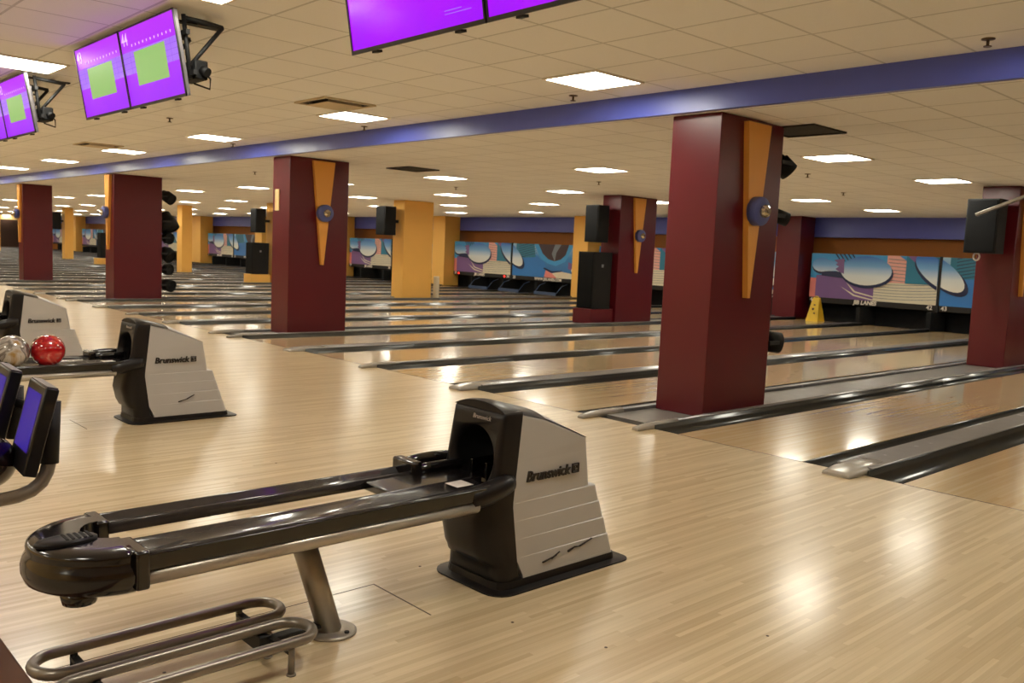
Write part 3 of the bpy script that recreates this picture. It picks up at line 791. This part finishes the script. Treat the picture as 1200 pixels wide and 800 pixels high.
def sprinkler():
    r = empty('sprinkler_head')
    b = MB(); b.lathe((0,0,.004), (0,0,-1), [(0, .04), (.01, .04), (.012, .02), (.013, .01)], 18); b.build('escutcheon', M_sprink, r)
    b = MB(); b.cyl((0,0,-.01), (0,0,-.045), .009, seg=10); b.cyl((0,0,-.045), (0,0,-.05), .024, seg=14); b.build('nozzle', M_sprink, r)
    return r
SP = sprinkler()
sps = [(.5, .3, Z1, 'brown sprinkler head at upper right just before the blue beam'), (-3.0, .3, Z1, 'brown sprinkler head before the beam, above the nearest pillar'), (-6.57, .41, Z1, 'brown sprinkler head before the beam, right of the cream ceiling vent'),
       (-10.1, .4, Z1, 'brown sprinkler head before the beam, above the second pillar'), (-8.2, -1.3, Z1, 'brown sprinkler head right of the leftmost monitor'),
       (-3.6, 5.6, Z2, 'sprinkler head below the vent in the low ceiling right of the nearest pillar'), (-4.6, 8.6, Z2, 'sprinkler head in the low ceiling left of the right edge light'), (-7.4, 5.6, Z2, 'sprinkler head in the low ceiling left of the nearest pillar'), (-11.2, 5.6, Z2, 'sprinkler head in the low ceiling right of the second pillar'), (-12.4, 1.9, Z2, 'sprinkler head in the low ceiling between second and third pillars')]
for k, (x, y, z, lab) in enumerate(sps):
    o = SP if k == 0 else copy_tree(SP)
    o.location = (x, y, z); tag(o, lab, 'sprinkler', 'sprinkler heads', 'thing')

# ------------------------------------------------------------------ monitors over the approach
TW, TH, TY = .955, .52, -3.37
def monitor(x, num, left, label, plain=False):
    """x = left edge; local frame: origin at top middle, screen tilted toward the bowlers"""
    tilt = math.atan2(.09, .5)
    r = empty('score_monitor', (x+TW/2, TY, 2.752), label, 'monitor', 'score monitors', 'thing', (tilt, 0, 0))
    H = TH
    b = MB(); b.box(-TW/2+.002, TW/2-.002, 0, .028, -H, 0, .004); b.box(-TW/2+.1, TW/2-.1, .028, .07, -H+.1, -.1, .01); b.build('casing', M_bezelg if not left else M_bezel, r)
    b = MB()
    for (xa, xb, za, zb) in [(-TW/2, TW/2, -.008, .002), (-TW/2, TW/2, -H-.004, -H+.014), (-TW/2, -TW/2+.009, -H, 0), (TW/2-.009, TW/2, -H, 0)]: b.box(xa, xb, -.006, .004, za, zb)
    b.build('bezel', M_bezel, r)
    b = MB(); x0, x1 = -TW/2+.009, TW/2-.009
    def q(xa, xb, za, zb, d): b.quad((xa, -.001-d, za), (xb, -.001-d, za), (xb, -.001-d, zb), (xa, -.001-d, zb))
    b.mi = 0; q(x0, x1, -H+.014, -.008, 0)
    if not plain:
        b.mi = 1; q(x0, x1, -.30, -.155, .0006)
        b.mi = 4
        for k in range(8): q(x0 + .02 + k*.115, x0+.024+k*.115, -.30, -.155, .0009)
        for z in (-.19, -.225, -.262): q(x0, x1, z-.002, z+.001, .0009)
        b.mi = 2; q(-.26, .27, -.385, -.165, .0012)
        b.mi = 3
        for k in range(11): q(x0+.19+k*.066, x0+.205+k*.066, -.128, -.112, .0009)
        b.text(num, .115, basis((1,0,0), (0,0,1), (0,-1,0), (x0+.08, -.0025, -.075)), .0004, .001)
    else:
        b.mi = 1; q(x1-.24, x1-.13, -H+.077, -H+.081, .0009); q(x1-.24, x1-.07, -H+.064, -H+.0675, .0009)
        b.text(num, .115, basis((1,0,0), (0,0,1), (0,-1,0), (x0+.08, -.0025, -.075)), .0004, .001)
    b.build('screen', [M_purple if not plain else M_purple2, M_lav, M_green, M_scrw, M_lavl], r, recalc=False)
    for dx in (-.3, .3):
        b = MB(); b.box(dx-.02, dx+.02, .0, .03, -H-.014, -H-.003); b.build('bottom_clip', M_mblack, r)
    return r
def mount(xc, label):
    r = empty('monitor_mount', (xc, TY, Z1), label, 'monitor mount', 'monitor mounts')
    b = MB()
    for s in (-.55, .55): b.box(s-.03, s+.03, .1, .5, -.012, 0)
    b.build('ceiling_plate', M_mblack, r)
    b = MB(); b.box(-.93, .93, .10, .125, -.16, -.13); b.box(-.93, .93, .15, .175, -.40, -.37); b.build('cross_rail', M_mblack, r)
    for s in (-1, -.4, .4, 1):
        b = MB(); x = s*.86
        b.tube([(x, .11, -.05), (x+.02, .25, -.06), (x+.02, .36, -.07)], .016, 8); b.tube([(x, .14, -.36), (x+.02, .36, -.07)], .014, 8); b.tube([(x, .11, -.03), (x, .16, -.42)], .015, 8)
        if abs(s) > .5: b.tube([(x+.02, .36, -.07), (x*.7, .32, -.006)], .012, 8)
        b.build('arm', M_mblack, r)
    b = MB(); b.box(.66, .9, .17, .26, -.42, -.30, .01); b.cyl((.9, .22, -.36), (.94, .24, -.38), .03, seg=12); b.build('adapter_box', M_speaker, r)
    b = MB(); b.tube([(.86, .2, -.33), (.91, .27, -.41), (.88, .28, -.47), (.82, .2, -.44)], .006, 6); b.build('cable', M_mblack, r)
    return r
mlabels = {0: ('left half of the purple monitor pair at the top centre, mostly plain purple', 'right half of the purple monitor pair cut by the top edge'),
           2: ('left screen of the monitor pair at upper left, green square under glare', 'right screen of the monitor pair at upper left with number 44'),
           4: ('left screen of the pair cut by the left edge of the photo', 'right screen of the pair at the left edge with a green square')}
for i, nums in ((0, ('45', '46')), (2, ('43', '44')), (4, ('41', '42'))):
    monitor(DX(i)-TW-.005 + (.05 if i else -.045), nums[0], True, mlabels[i][0], plain=(i == 0))
    monitor(DX(i)+.005 + (.05 if i else -.045), nums[1], False, mlabels[i][1], plain=(i == 0))
mount(DX(0), 'black bracket arms behind the monitor pair at the top centre')
mount(DX(2)+.04, 'black bracket arms showing behind the right side of the upper left monitor pair')
mount(DX(4)+.04, 'black bracket arms with cables behind the monitor pair at the left edge')

# ------------------------------------------------------------------ masking units at the pin end
VW = .13
def masking(i, art):
    xl = DX(i+1) + (.42 if (i+1) % 4 == 1 else .035); xr = DX(i-1) - (1.33 if i == 26 else .42 if (i-1) % 4 == 1 else .035)
    full0, full1 = DX(i+1)+.03, DX(i-1)-.03
    W = full1-full0; H = 1.11; Z0 = .565
    r = empty('masking_unit', (0, YM, Z0)); r.location.x = full0
    b = MB(); a, c = xl-full0, xr-full0
    b.mi = 0 if art == 'A' else 1
    b.box(a, c, 0, .05, 0, H)
    lay = [0]
    def poly(mi, pts):
        """pts in units of the panel, clipped to the visible part"""
        lay[0] += 1; d = -.0012*lay[0]
        P = [(u*W, v*H) for u, v in pts]
        def clip(P, ins, inter):
            out = []
            for k in range(len(P)):
                p, q = P[k-1], P[k]
                if ins(q):
                    if not ins(p): out.append(inter(p, q))
                    out.append(q)
                elif ins(p): out.append(inter(p, q))
            return out
        def ix(x): return lambda p, q: (x, p[1] + (q[1]-p[1])*(x-p[0])/(q[0]-p[0]))
        def iz(z): return lambda p, q: (p[0] + (q[0]-p[0])*(z-p[1])/(q[1]-p[1]), z)
        P = clip(P, lambda p: p[0] >= a, ix(a)); P = P and clip(P, lambda p: p[0] <= c, ix(c))
        P = P and clip(P, lambda p: p[1] >= 0, iz(0)); P = P and clip(P, lambda p: p[1] <= H, iz(H))
        if P and len(P) > 2:
            b.mi = mi; f = b.face([b.bm.verts.new((x, d, z)) for x, z in P])
    def ell(cu, cv, ru, rv, rot=0, n=28, egg=0.):
        out = []
        for k in range(n):
            t = 2*PI*k/n; x = ru*math.cos(t); y = rv*math.sin(t)*(1+egg*math.cos(t))
            x *= W; y *= H; X = x*math.cos(rot)-y*math.sin(rot); Y = x*math.sin(rot)+y*math.cos(rot)
            out.append((cu+X/W, cv+Y/H))
        return out
    if art == 'A':
        poly(0, [(0,0),(1,0),(1,1),(0,1)])
        poly(3, [(0,0),(.155,0),(.155,.44),(0,.44)])
        poly(4, [(.155,0),(.58,0),(.58,.42),(.42,.62),(.155,.5)])
        for k in range(4): poly(5 if k % 2 == 0 else 4, [(.36-.02*k+.02,.38-.05*k),(.45,.19-.04*k),(.58,.1-.035*k),(.58,.075-.035*k),(.44,.16-.04*k)])
        poly(5, [(.58,0),(1,0),(1,.42),(.58,.42)])
        for k in range(6):
            v = .06 + k*.062; pts = []
            for s in range(9): t = s/8; pts.append((.58+.42*t, v + .05*(t-.3)**2*2))
            pts += [(u, w_+.010) for u, w_ in reversed(pts)]; poly(9, pts)
        poly(6, [(.66,.42),(.79,.42),(.79,.9),(.74,1),(.66,1)])
        for k in range(7): v = .47+k*.075; poly(9, [(.67,v),(.79,v-.02),(.79,v-.008),(.67,v+.012)])
        poly(2, [(.79,.42),(1,.42),(1,1),(.79,1)])
        for k in range(5): poly(7, [(.29+k*.03,1),(.33+k*.03,.84),(.338+k*.03,.84),(.302+k*.03,1)])
        poly(7, ell(.20,.70,.075,.165)); poly(7, ell(.525,.60,.185,.33, .0)); poly(7, [(.2,.5),(.4,.45),(.4,.62),(.2,.6)])
        poly(10, ell(.195,.745,.07,.16)); poly(10, [(.195,.9),(.195,.59),(.3,.62),(.36,.58),(.36,.9),(.29,.83)])
        poly(10, ell(.52,.65,.18,.32))
        poly(4, [(.285,.86),(.315,.80),(.30,.76),(.325,.72),(.30,.66),(.33,.6),(.365,.56),(.36,.9),(.32,.88)])
        poly(4, [(.80,1),(.86,.84),(.93,1)])
        poly(7, ell(1.0,.60,.18,.25,-.62)); poly(10, ell(1.0,.67,.175,.24,-.62))
    else:
        poly(11, [(0,0),(1,0),(1,1),(0,1)])
        poly(1, [(0,0),(.5,0),(.45,.45),(.3,.7),(0,.7)])
        poly(2, [(.05,.55),(.32,.6),(.30,1),(.05,1)])
        for k in range(8): poly(7, [(.09+.0*k,.55+k*.07),(.33,.72+k*.07),(.33,.732+k*.07),(.09,.565+k*.07)])
        poly(7, ell(0.02,.60,.18,.25,-.62)); poly(10, ell(.0,.67,.175,.24,-.62))
        poly(0, [(.3,1),(.4,.55),(.5,.42),(.6,.36),(.72,.5),(.82,1)])
        poly(8, [(.36,1),(.42,.72),(.5,.55),(.58,.5),(.66,.56),(.72,.7),(.76,1)])
        poly(9, [(.58,1),(.54,.72),(.58,.5),(.585,.5),(.60,.75),(.66,1)])
        poly(3, [(.45,0),(.47,.22),(.55,.14),(.62,0)]); poly(5, [(.55,.14),(.62,0),(.9,0),(.8,.16),(.68,.2)])
        poly(7, [(.44,.26),(.55,.15),(.68,.2),(.68,.23),(.55,.2),(.45,.3)])
        poly(10, ell(.95,.66,.14,.36,.5)); poly(4, [(.76,.5),(.82,.44),(.80,.38),(.84,.34),(.80,.26),(.76,.3)])
        poly(10, ell(.95,.3,.15,.17,.1)); poly(7, [(.8,.18),(1,.05),(1,.08),(.82,.22)])
    b.build('art_panel', ART, r)
    b = MB(); b.box(a, c, -.004, .05, -VW, -.001); v_o = b.build('valance', M_valance, r)
    return r, v_o, a, c, W
def text_part(txt, size, x, z, parent, m, name='lettering', bold=.004, shear=.0):
    b = MB(); b.text(txt, size, basis((1,0,0), (0,0,1), (0,-1,0), (x, -.006, z)), .002, bold, shear); return b.build(name, m, parent)
for i in range(-2, 41, 2):
    art = 'A' if i % 4 == 0 else 'B'
    r, v_o, a, c, W = masking(i, art)
    n0, n1 = 45-i, 46-i
    if 0 <= i <= 24:
        text_part(str(n0), .14, a+.11 if art == 'A' else a+.12, -.065, v_o, M_white, 'lane_number', .003)
        text_part(str(n1), .14, c-.14, -.065, v_o, M_white, 'lane_number', .003)
        if art == 'A': text_part('JIB LANES', .135, (a+c)/2-.1, -.065, v_o, M_white, 'lettering', .006, .12)
        else: text_part('WWW.JIBLANES.COM', .13, W*.5, -.065, v_o, M_white, 'lettering', .004)
    if i == 12:
        b = MB(); b.cyl((a+.3, -.012, -.065), (a+.3, -.004, -.065), .035, seg=14); b.cyl((c-.32, -.012, -.065), (c-.32, -.004, -.065), .035, seg=14); b.build('indicator_lamp', M_red, v_o)
    lab = {-2: 'blue bowling mural outside the right edge of the frame', 0: 'bowling pin mural over lanes 45 and 46, hidden behind the right edge pillar', 2: 'blue bowling mural starting at number 43, cut by the right edge pillar', 4: 'bowling pin mural lettered JIB LANES over lanes 41 and 42',
           6: 'blue bowling mural behind the nearest pillar', 8: 'bowling pin mural showing in the gap left of the nearest pillar', 10: 'blue bowling mural with web address over lane 35',
           12: 'bowling pin mural with two red lamps over lanes 33 and 34', 14: 'blue bowling mural half hidden behind the mid distance yellow pillar', 16: 'bowling pin mural seen just right of the second maroon pillar'}.get(i)
    if lab: tag(r, lab, 'bowling mural', 'pin end murals')
    elif i in (20, 22): tag(r, 'far bowling pin mural between the slim yellow pillar and the stacked speakers' if i == 20 else 'far blue bowling mural right of the slim yellow pillar, left of the speakers', 'bowling mural', 'pin end murals')
    else: tag(r, 'small distant bowling mural at the left end of the hall', 'bowling mural', 'distant murals')
# black posts between murals, pit curtains and kickbacks
def post(i):
    o = empty('divider_post', (DX(i), YM-.03, 0))
    b = MB(); b.box(-.028, .028, 0, .06, .001, 1.69, .004); b.build('post_body', M_valance, o); return o
dp = None
for i in range(3, 40, 4):
    o = post(i)
    tag(o, {3: 'black post between lane numbers 42 and 43', 11: 'slim far black post right of the mural with two red lamps'}.get(i, 'distant black post between two murals'), 'post', None if i in (3, 11) else 'distant divider posts')
b = MB(); b.box(-1.8, 1.8, 0, .03, -.138, .62); pc = b.build('pit_curtain', M_pit)
for k, i in enumerate(range(-2, 41, 2)):
    o = pc if k == 0 else pc.copy()
    if k: col.objects.link(o)
    o.location = (DX(i), 15.85, 0)
    tag(o, 'black pit curtain in the dark opening below number 41 and 42' if i == 4 else 'black pit curtain in a dark opening below the murals', 'pit curtain', None if i == 4 else 'pit curtains', 'thing')
b = MB(); b.box(-.05, .05, 0, 1.0, -.13, .41); kb = b.build('kickback_panel', M_pit)
for k, i in enumerate([n for n in range(-1, 40) if n % 4 != 1]):
    o = kb if k == 0 else kb.copy()
    if k: col.objects.link(o)
    o.location = (DX(i), 15.01, 0)
    tag(o, 'black kickback panel beside a lane end under the murals', 'kickback panel', 'kickback panels', 'thing')
# pin sweeps
def sweep():
    r = empty('pin_sweep')
    b = MB(); b.box(-.5, .5, -.02, .0, .03, .13, .004); b.build('sweep_bar', M_sweep, r)
    for s in (-1, 1):
        b = MB(); b.tube([(s*.49, 0, .08), (s*.505, .25, .33), (s*.505, .5, .40)], .012, 8); b.build('arm', M_sweep, r)
    return r
SW = sweep()
swl = {9: 'blue pin sweep bar at the end of lane 36', 10: 'blue pin sweep with slanted arms at the end of lane 35', 11: 'blue pin sweep bar at the end of lane 34', 12: 'blue pin sweep at the end of lane 33', 3: 'dim pin sweep in the dark at the end of lane 42'}
for k, i in enumerate((10, 9, 11)):
    o = SW if k == 0 else copy_tree(SW)
    o.location = ((DX(i)-hw(i)+DX(i+1)+hw(i+1))/2, 14.6, .001)
    tag(o, swl[i], 'pin sweep', 'pin sweeps', 'thing')
# caution sign
cs = empty('caution_sign', (-8.14, 14.6, .001), 'yellow folding caution sign standing at the end of lane 41', 'caution sign')
for s in (-1, 1):
    b = MB(); b.loft([[(-.16, s*.17, 0), (.16, s*.17, 0), (.16, s*.17+.012, 0), (-.16, s*.17+.012, 0)], [(-.085, s*.02, .58), (.085, s*.02, .58), (.085, s*.02+.012, .58), (-.085, s*.02+.012, .58)]], smooth=False)
    if s < 0:
        b.mi = 1
        for (x, z, w, h) in ((0, .40, .05, .03), (-.02, .30, .05, .05), (.03, .2, .04, .03)):
            y = -.17 + .15*z/.58 - .003; b.box(x-w/2, x+w/2, y-.006, y+.004, z-h/2, z+h/2)
    b.build('panel', [M_caution, M_aBrown], cs)
b = MB(); b.tube([(-.05, 0, .57), (-.04, 0, .61), (.04, 0, .61), (.05, 0, .57)], .012, 8); b.build('handle', M_caution, cs)
# white canister by the yellow pillar
wp = empty('white_canister', (DX(9)+.20, 9.15, .012), 'white upright canister standing at the right foot of the mid distance yellow pillar', 'canister')
b = MB(); b.lathe((0,0,0), (0,0,1), [(0, .075), (.02, .08), (.56, .08), (.575, .07)], 20); b.build('canister_body', mat('canister_white', (206,194,170), .5), wp)
b = MB(); b.lathe((0,0,.575), (0,0,1), [(0, .084), (.02, .084), (.03, .06)], 20); b.build('lid', mat('canister_lid', (222,214,196), .4), wp)
# tilted metal bar at the right edge
bar = empty('ceiling_bar', (-.86, 7.2, Z2), 'pale metal bar slanting down from the ceiling in front of the right edge speaker', 'metal bar')
d = Vector((-1.1, 0, -.46))
b = MB(); b.obox(d*.5, d.normalized(), Vector((0,1,0)), d.normalized().cross(Vector((0,1,0))), d.length/2, .035, .02, .004); b.build('bar_body', M_rack, bar)
b = MB(); b.box(-.08, .08, -.05, .05, -.012, 0); b.build('ceiling_plate', M_silver, bar)

# ------------------------------------------------------------------ touch consoles at the lower left
CX = Vector((-.7283, .6778, -.1005)); CR = Vector((.6773, .7344, .0441)); CU = Vector((-.1037, .0359, .9940)); CC = Vector((2.6504, -5.5791, 1.3512))
ra = math.radians(177)
hx = Vector((math.cos(ra), math.sin(ra), 0)); ny = Vector((-hx.y*-1, -abs(hx.x), 0)).normalized()
ny = Vector((hx.y, -hx.x, 0)); ny = -ny if ny.y > 0 else ny
tl = math.radians(14)
dn = (Vector((0,0,-1))*math.cos(tl) + ny*math.sin(tl)).normalized()
nn = (ny*math.cos(tl) + Vector((0,0,1))*math.sin(tl)).normalized()
def console(A, w, h, t, label):
    """A = top corner nearest the camera"""
    r = empty('touch_console', A, label, 'touch console', 'touch consoles')
    c = hx*w/2 + dn*h/2 - nn*t/2
    b = MB(); b.obox(c, hx, dn, nn, w/2, h/2, t/2, .006); b.build('casing', M_bezel, r)
    b = MB(); b.obox(hx*w/2 - nn*t/2 - dn*.0015, hx, dn, nn, w/2-.006, .002, t/2-.005); b.build('top_rim', M_toprim, r)
    b = MB(); p = [hx*.025+dn*.03, hx*(w-.025)+dn*.03, hx*(w-.025)+dn*(h-.075), hx*.025+dn*(h-.075)]
    b.quad(*[q + nn*.0012 for q in p]); b.build('screen', M_console, r, recalc=False)
    return r
A1c = Vector((-.593, -4.717, .824))
console(A1c, .25, .31, .045, 'right touch console with violet screen at the lower left edge')
console(Vector((-.96, -4.74, .837)), .25, .31, .045, 'left touch console cut by the left edge of the photo')
st = empty('console_stand', (-.7, -4.685, 0), 'bent pewter tube stand curving away under the two touch consoles', 'console stand')
o0 = Vector(st.location)
P = lambda x, y, z: Vector((x, y, z)) - o0
b = MB(); b.cyl(P(-.712, -4.668, .755), P(-.700, -4.680, .535), .031, .031, 20); b.build('sleeve', M_mblack, st)
pth = [P(-.705, -4.672, .60), P(-.698, -4.682, .54), P(-.690, -4.692, .505), P(-.680, -4.712, .474), P(-.676, -4.745, .450), P(-.677, -4.79, .436), P(-.683, -4.845, .430), P(-.696, -4.92, .429), P(-.73, -5.1, .426), P(-.77, -5.3, .42), P(-.79, -5.38, .39), P(-.80, -5.42, .33), P(-.80, -5.43, .2), P(-.80, -5.43, .01)]
b = MB(); b.tube(pth, .024, 16); b.build('tube', M_rack, st)
b = MB(); b.lathe(P(-.80, -5.43, 0), (0,0,1), [(-.002, .15), (.012, .15), (.02, .13), (.021, .03)], 28); b.build('stand_foot', M_rack, st)
b = MB(); b.tube([P(-.712, -4.672, .70), P(-.9, -4.68, .70), P(-1.07, -4.70, .70)], .018, 12); b.cyl(P(-1.07, -4.70, .76), P(-1.07, -4.70, .56), .031, .031, 20); b.build('branch_arm', M_mblack, st)
b = MB(); b.sphere(P(-.825, -4.85, .535), .096, 32, 20); b.cyl(P(-.69, -4.86, .43), P(-.78, -4.85, .50), .02, .02, 12); tag(b.build('round_housing', mat('dark_maroon_gloss', (34,14,16), .16, coat=.5), st), 'dark round housing')

# ------------------------------------------------------------------ camera, world, view
cam = bpy.data.cameras.new('camera'); co = bpy.data.objects.new('camera', cam); col.objects.link(co)
Rm = Matrix((CR.normalized(), CU.normalized(), (-CX).normalized())).transposed()
co.matrix_world = Matrix.Translation(CC) @ Rm.to_4x4()
cam.sensor_width = 36; cam.lens = 1032.*36/1200; cam.clip_start = .05; cam.clip_end = 300
cam.dof.use_dof = True; cam.dof.focus_distance = 3.4; cam.dof.aperture_fstop = 9
scene.camera = co
w = bpy.data.worlds.new('world'); scene.world = w; w.use_nodes = True
w.node_tree.nodes['Background'].inputs[0].default_value = (.02, .02, .02, 1); w.node_tree.nodes['Background'].inputs[1].default_value = 1
vs = scene.view_settings; vs.view_transform = 'Standard'; vs.look = 'None'; vs.gamma = 1; vs.use_curve_mapping = False; vs.exposure = 0
try:
    scene.cycles.use_denoising = True; scene.cycles.max_bounces = 8; scene.cycles.diffuse_bounces = 5; scene.cycles.sample_clamp_indirect = 6
except Exception: pass
